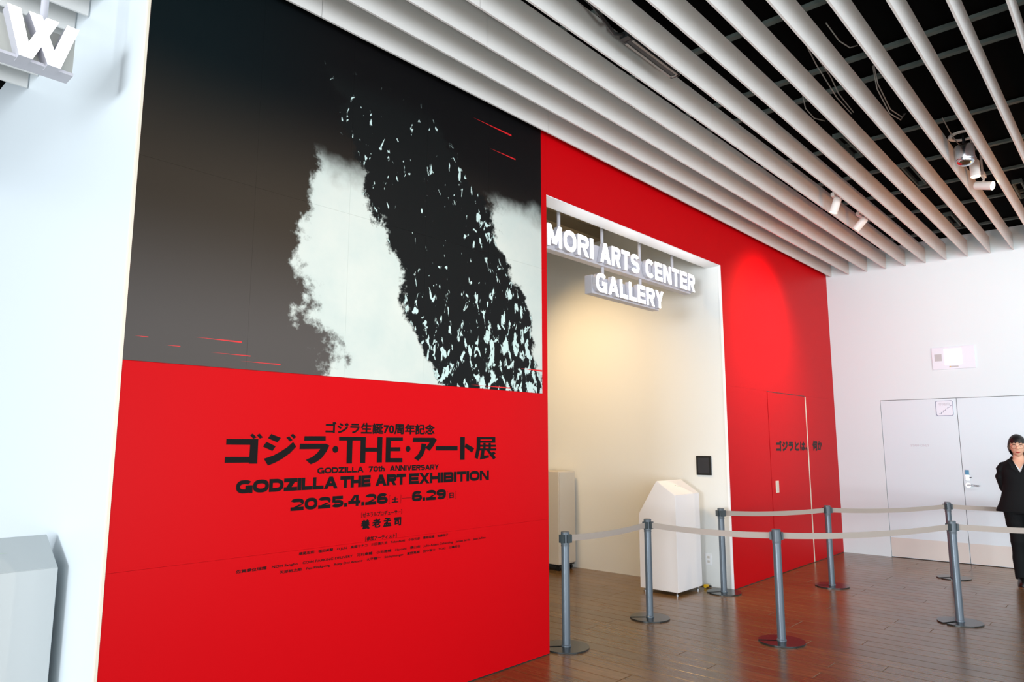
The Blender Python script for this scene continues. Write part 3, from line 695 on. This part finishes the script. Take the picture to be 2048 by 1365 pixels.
box(-.30, -.035, 0, .30, .035, .05).build('body', M_DARKM, t, bevel=.004)
box(-.28, -.032, -.004, .28, -.018, -.0005).build('edge_rail', M_WIRE, t); box(-.28, .018, -.004, .28, .032, -.0005).build('edge_rail', M_WIRE, t); box(.268, -.032, -.004, .28, .032, -.0005).build('end_rail', M_WIRE, t)
for x in (-.2, .2): MB().cyl((x, 0, .05), (x, 0, CZ - 4.001), .006, n=8).build('hanger', M_WIRE, t)
box(-.345, -.03, .0, -.302, .03, .04).build('connector', M_SLOT, t)
MB().tube([(-.345, 0, .02), (-.42, .02, .0), (-.52, .0, .005), (-.70, -.02, .035), (-.90, -.02, .05), (-1.3, -.02, .10), (-1.6, 0, .2)], .011, 8).build('cable', M_SLOT, t, smooth=True)

# ---------------------------------------------------------------- belt barrier posts
POSTS = {'A': (4.405, 3.44), 'B': (5.612, 3.45), 'D': (5.645, 2.30), 'G': (7.262, 1.40), 'C': (7.055, 3.45), 'E': (8.15, 2.74), 'F': (9.56, 1.868),
         'H': (8.36, -.14), 'I': (10.42, .30)}
LAB = {'A': 'grey belt barrier post half hidden beside the red wall edge, with one belt', 'B': 'grey belt barrier post standing in front of the pale podium',
       'C': 'grey belt barrier post at the right jamb of the opening, under the tablet', 'D': 'grey belt barrier post standing closest, in the floor reflection of the red wall',
       'E': 'grey belt barrier post standing before the red door', 'F': 'grey belt barrier post farther back, before the white double door',
       'G': 'grey belt barrier post out on the open floor, with its slotted base turned left', 'H': 'grey belt barrier post ending the front belt, out of the picture',
       'I': 'grey belt barrier post ending the rear belt beyond the standing person'}
RUNS = [('A', 'B'), ('B', 'D'), ('D', 'G'), ('G', 'H'), ('C', 'E'), ('E', 'F'), ('F', 'I')]
def base_mesh(ang):
    R, w = .173, .017; a0 = math.asin(w / R)
    pts = [(R * math.cos(a0 + i * (2 * math.pi - 2 * a0) / 60), R * math.sin(a0 + i * (2 * math.pi - 2 * a0) / 60)) for i in range(61)]
    pts += [(.052 + w * math.cos(math.radians(a)), w * math.sin(math.radians(a))) for a in (-90, -120, -150, 180, 150, 120, 90)]
    c, s = math.cos(ang), math.sin(ang)
    m = MB().prism([(x * c - y * s, x * s + y * c, .0005) for x, y in pts], (0, 0, .0105)); return m
SL = {'A': 2.45, 'B': 2.35, 'C': 2.5, 'D': 2.2, 'E': 2.3, 'F': 2.45, 'G': 2.62, 'H': 2.4, 'I': 2.4}
for key, (px, py) in POSTS.items():
    t = thing('barrier_post', LAB[key], 'barrier post', (px, py, 0), group='belt barrier posts around the entrance')
    base_mesh(SL[key]).build('base_plate', M_BASE, t)
    MB().lathe([(.036, .011), (.036, .02), (.031, .024), (.031, .742)], n=32).build('post', M_POST, t, smooth=True)
    hd = MB().lathe([(.0335, .740), (.0335, .748), (.0315, .749), (.0315, .754), (.034, .756), (.034, .836), (.0325, .837), (.0325, .841), (.034, .842), (.034, .846), (.029, .850)], n=32).build('head', M_HEAD, t, smooth=True)
    dirs = []
    for a, b in RUNS:
        if key in (a, b):
            q = POSTS[b if key == a else a]; dirs.append(math.atan2(q[1] - py, q[0] - px))
    if len(dirs) == 1: dirs += [dirs[0] + math.pi, dirs[0] - math.pi / 2]
    for a in dirs:
        c, s = math.cos(a), math.sin(a); m = MB()
        q = [(r * c - w * s, r * s + w * c) for r, w in ((.030, -.022), (.046, -.026), (.046, .026), (.030, .022))]
        m.prism([(x, y, .768) for x, y in q], (0, 0, .060)); m.build('belt_slot', M_CLIP, hd)
    for a, b in RUNS:
        if key != a: continue
        q = Vector(POSTS[b]) - Vector((px, py)); L = q.length; d = q.normalized(); nrm = Vector((-d.y, d.x)) * .0011; R = []
        for i in range(25):
            r = .044 + (L - .0925) * i / 24; u = i / 24
            z = .798 - .030 * 4 * u * (1 - u) * L / 2; tw = .0 
            p = d * r
            R.append([(p.x - nrm.x, p.y - nrm.y, z - .024), (p.x + nrm.x, p.y + nrm.y, z - .024), (p.x + nrm.x, p.y + nrm.y, z + .024), (p.x - nrm.x, p.y - nrm.y, z + .024)])
        MB().rings(R).build('belt', M_BELT, t)

# ---------------------------------------------------------------- standing attendant at the right
def remeshed(mb, voxel, smooth=4):
    me = bpy.data.meshes.new('tmp'); me.from_pydata(mb.v, [], mb.f)
    bm = bmesh.new(); bm.from_mesh(me); bmesh.ops.recalc_face_normals(bm, faces=bm.faces); bm.to_mesh(me); bm.free()
    o = bpy.data.objects.new('tmp', me); COL.objects.link(o)
    r = o.modifiers.new('r', 'REMESH'); r.mode = 'VOXEL'; r.voxel_size = voxel
    s = o.modifiers.new('s', 'SMOOTH'); s.iterations = smooth; s.factor = .5
    bpy.context.view_layer.update()
    out = bpy.data.meshes.new_from_object(o.evaluated_get(bpy.context.evaluated_depsgraph_get()))
    bpy.data.objects.remove(o); bpy.data.meshes.remove(me); return out
def finish(me, name, m, parent, label=None, cut=None):
    if cut:
        bm = bmesh.new(); bm.from_mesh(me)
        bmesh.ops.delete(bm, geom=[f for f in bm.faces if cut(f.calc_center_median())], context='FACES')
        for _ in range(4):                       # even out the cut edge
            for v in [v for v in bm.verts if v.is_boundary]:
                nb = [e.other_vert(v).co for e in v.link_edges if e.is_boundary]
                if len(nb) == 2: v.co = v.co * .4 + (nb[0] + nb[1]) * .3
        bm.to_mesh(me); bm.free()
    me.polygons.foreach_set('use_smooth', [True] * len(me.polygons)); me.materials.clear(); me.materials.append(m); me.name = name; me.update()
    return link(name, me, parent, label)
def ell(z, rx, ry, cx=0, cy=0, n=32): return [(cx + rx * math.cos(2 * math.pi * i / n), cy + ry * math.sin(2 * math.pi * i / n), z) for i in range(n)]
def head_point(d, s=1.0):
    """surface of the head along unit direction d; face looks to -y"""
    x, y, z = d
    rx, ry, rz = .0745, .094, .112
    p = Vector((x * rx, y * ry, z * rz))
    if z < 0:                                    # narrow towards the chin
        k = -z; p.x *= 1 - .30 * k ** 1.4; p.y = p.y * (1 - .18 * k) - .016 * k
    g = lambda px, pz, w, amp: amp * math.exp(-(((p.x - px) / w) ** 2 + ((p.z - pz) / w) ** 2)) if y < 0 else 0
    f = g(0, -.022, .013, .020) + g(0, -.005, .010, .010) + g(0, -.062, .020, .005) + g(0, -.098, .020, .006) - g(.031, .002, .016, .007) - g(-.031, .002, .016, .007) + g(.040, -.034, .022, .004) + g(-.040, -.034, .022, .004)
    p.y -= f
    return p * s
def sphere_mb(fn, nu=64, nv=48):
    m = MB(); R = []
    for j in range(1, nv):
        a = -math.pi / 2 + math.pi * j / nv
        R.append([fn((math.cos(a) * math.cos(2 * math.pi * i / nu), math.cos(a) * math.sin(2 * math.pi * i / nu), math.sin(a))) for i in range(nu)])
    return m.rings(R)
def add(mb, other, off=(0, 0, 0)):
    n = len(mb.v); mb.v += [tuple(Vector(p) + Vector(off)) for p in other.v]; mb.f += [tuple(n + i for i in f) for f in other.f]

person = thing('person', 'person in a black jacket and black trousers wearing glasses, hands behind the back', 'person', (9.62, 1.155, 0), math.radians(-82.7))
HC = (0, -.012, 1.487)
body = MB(); add(body, sphere_mb(head_point, 72, 60), HC)
for sx in (-1, 1):                               # ears
    add(body, sphere_mb(lambda d: Vector((d[0] * .010, d[1] * .018, d[2] * .030)), 16, 12), (sx * .075, .008, 1.480))
body.rings([ell(1.30, .075, .060, 0, .012), ell(1.34, .056, .052, 0, .012), ell(1.40, .050, .052, 0, .008), ell(1.45, .048, .05, 0, .01)])
body.rings([ell(.80, .150, .10), ell(.90, .145, .095), ell(1.0, .125, .085), ell(1.1, .135, .09), ell(1.2, .148, .095), ell(1.27, .145, .085, 0, .005), ell(1.31, .12, .07, 0, .01), ell(1.345, .06, .052, 0, .012)])
ANK = {-1: (-.078, .0), 1: (.085, .02)}
for sx in (-1, 1):
    ax, ay = ANK[sx]
    body.tube([(sx * .145, .005, 1.285), (sx * .175, .02, 1.17), (sx * .168, .075, 1.03), (sx * .120, .125, .95), (sx * .070, .158, .885)], [.042, .038, .034, .030, .023], 14)
    body.tube([(sx * .082, 0, .84), (sx * .074 + .01, -.01, .65), ((sx * .07 + ax) / 2, -.012, .46), (ax, ay, .28), (ax, ay + .005, .07)], [.080, .070, .050, .046, .032], 16)
    body.rings([ell(.02, .030, .075, ax, ay - .05), ell(.05, .032, .075, ax, ay - .045), ell(.085, .028, .045, ax, ay - .01)])
    # hand: palm, four unequal bent fingers, thumb from the side near the wrist; right hand clasps the left wrist
    w = Vector((sx * .070, .158, .885)); dirx = Vector((-sx, .12, -.42 if sx > 0 else -.10)).normalized()
    up = Vector((0, 0, 1)); side = (up - dirx * up.dot(dirx)).normalized(); nrm = dirx.cross(side)
    back = nrm if nrm.y > 0 else -nrm
    w = w + back * (.018 if sx < 0 else 0)
    pc = w + dirx * .045
    body.rings([[tuple(w + dirx * s_ + side * (math.cos(2 * math.pi * i / 16) * a) + back * (math.sin(2 * math.pi * i / 16) * b)) for i in range(16)] for s_, a, b in ((-.005, .024, .018), (.02, .032, .015), (.05, .040, .014), (.082, .038, .012))])
    for fi, (o_, ln) in enumerate(((.030, .066), (.010, .074), (-.010, .069), (-.030, .054))):
        r0 = w + dirx * .078 + side * o_
        c1 = r0 + dirx * ln * .42 + back * .004; c2 = c1 + dirx * ln * .25 - back * ln * .24; c3 = c2 - dirx * ln * .02 - back * ln * .28
        body.tube([r0 - dirx * .02, r0, c1, c2, c3], [.0075, .0078, .0072, .0066, .0054], 10)
    t0 = w + dirx * .022 + side * .026
    body.tube([t0 - side * .012, t0, t0 + side * .020 + dirx * .018, t0 + side * .026 + dirx * .042 - back * .008, t0 + side * .024 + dirx * .058 - back * .018], [.010, .010, .0095, .0082, .006], 10)
finish(remeshed(body, .004, 3), 'body', M_SKIN, person)

jk = MB()
jk.rings([ell(.775, .258, .156), ell(.80, .250, .152), ell(.86, .222, .136), ell(.93, .198, .120), ell(1.0, .182, .112), ell(1.08, .164, .112), ell(1.16, .172, .116), ell(1.23, .176, .112), ell(1.29, .165, .094, 0, .006), ell(1.325, .128, .078, 0, .012), ell(1.355, .082, .066, 0, .018), ell(1.385, .066, .060, 0, .02)])
for sx in (-1, 1):
    jk.tube([(sx * .100, .008, 1.290), (sx * .140, .009, 1.272), (sx * .168, .012, 1.225), (sx * .184, .024, 1.16), (sx * .160, .075, 1.03), (sx * .118, .128, .95), (sx * .078, .155, .895)], [.040, .052, .056, .052, .047, .042, .036], 18)
vcut = lambda c: c.y < .02 and c.z > 1.205 and abs(c.x) < (c.z - 1.20) * .40 + .002 or c.z > 1.378 or c.z < .777
finish(remeshed(jk, .007, 5), 'jacket', M_SUIT, person, cut=vcut)
bl = MB(); bl.rings([ell(1.10, .150, .100), ell(1.2, .158, .102), ell(1.26, .152, .092, 0, .005), ell(1.30, .130, .076, 0, .008)])
finish(remeshed(bl, .007, 2), 'blouse', M_SHIRT, person, cut=lambda c: c.y < 0 and c.z > 1.235 and abs(c.x) < (c.z - 1.235) * .55 or c.z > 1.298)
for sx in (-1, 1):
    MB().prism([(sx * .012, -.113, 1.225), (sx * .075, -.092, 1.335), (sx * .102, -.086, 1.32), (sx * .075, -.108, 1.27), (sx * .085, -.107, 1.262), (sx * .016, -.120, 1.20)], (0, -.005, 0)).build('lapel', M_SUIT, person)
tr = MB()
for sx in (-1, 1):
    ax, ay = ANK[sx]
    tr.tube([(sx * .088, 0, .90), (sx * .095, 0, .82), (sx * .086, -.008, .65), ((sx * .07 + ax) / 2, -.010, .46), (ax, ay, .28), (ax, ay + .003, .055)], [.096, .104, .092, .078, .070, .060], 20)
tr.rings([ell(.76, .190, .118), ell(.90, .150, .10)])
finish(remeshed(tr, .008, 4), 'trousers', M_SUIT, person, cut=lambda c: c.z < .06)
for sx in (-1, 1):
    ax, ay = ANK[sx]
    s = MB(); s.rings([ell(.002, .043, .118, ax, ay - .058), ell(.02, .044, .120, ax, ay - .058), ell(.045, .040, .108, ax, ay - .052), ell(.07, .036, .072, ax, ay - .02), ell(.09, .034, .046, ax, ay)])
    s.build('shoe', M_SHOE, person, smooth=True)
hm = sphere_mb(lambda d: Vector((d[0] * (.089 if d[2] > 0 else .092), d[1] * .112, d[2] * .131)) * (1 + .012 * math.sin(d[0] * 55)), 96, 72)
he = MB(); add(he, hm, (HC[0], HC[1] + .006, HC[2] + .004))
def hair_cut(c):
    x, y, z = c.x, c.y - HC[1], c.z - HC[2]
    if z < -.105: return True
    if y < -.012 and abs(x) < .074:
        return z < .036 + .010 * math.sin(x * 190 + 1.0) + .010 * (abs(x) < .012)
    return y < -.045 and z < .03
hb = finish(he.mesh('hair', M_HAIR), 'hair', M_HAIR, person, cut=hair_cut)
for sx in (-1, 1):
    e = Vector((sx * .031, HC[1] - .0815, HC[2] + .002))
    ey = MB(); add(ey, sphere_mb(lambda d: Vector((d[0] * .0125, d[1] * .006, d[2] * .0055)), 16, 10), e); eye = ey.build('eye', M_EYEW, person, smooth=True)
    ir = MB().cyl(e + Vector((0, -.0055, 0)), e + Vector((0, -.0068, 0)), .0052, n=14); ir.build('iris', M_HAIR, eye)
    MB().tube([e + Vector((-sx * .014, -.006, .015)), e + Vector((0, -.008, .019)), e + Vector((sx * .015, -.002, .016))], [.002, .0028, .0015], 6).build('eyebrow', M_HAIR, person, smooth=True)
gl = MB()
for sx in (-1, 1):
    c = Vector((sx * .033, HC[1] - .098, HC[2] - .004))
    gl.tube([c + Vector((.026 * math.cos(a), abs(math.cos(a)) * .004, .021 * math.sin(a))) for a in [2 * math.pi * i / 24 for i in range(25)]], .0013, 6)
    gl.tube([c + Vector((sx * .026, .004, .006)), Vector((sx * .077, HC[1] - .05, HC[2] + .006)), Vector((sx * .081, .0, HC[2] + .004))], .0013, 6)
gl.tube([(-.008, HC[1] - .100, HC[2]), (0, HC[1] - .103, HC[2] + .002), (.008, HC[1] - .100, HC[2])], .0013, 6)
gl.build('glasses', M_GLASSF, person, smooth=True)
lp = MB()
lp.tube([(-.023, HC[1] - .078, HC[2] - .063), (-.010, HC[1] - .0865, HC[2] - .0595), (0, HC[1] - .0875, HC[2] - .061), (.010, HC[1] - .0865, HC[2] - .0595), (.023, HC[1] - .078, HC[2] - .063)], [.0015, .0042, .004, .0042, .0015], 8)
lp.tube([(-.021, HC[1] - .078, HC[2] - .065), (0, HC[1] - .0865, HC[2] - .069), (.021, HC[1] - .078, HC[2] - .065)], [.0015, .0052, .0015], 8)
lp.build('lips', M_LIP, person, smooth=True)
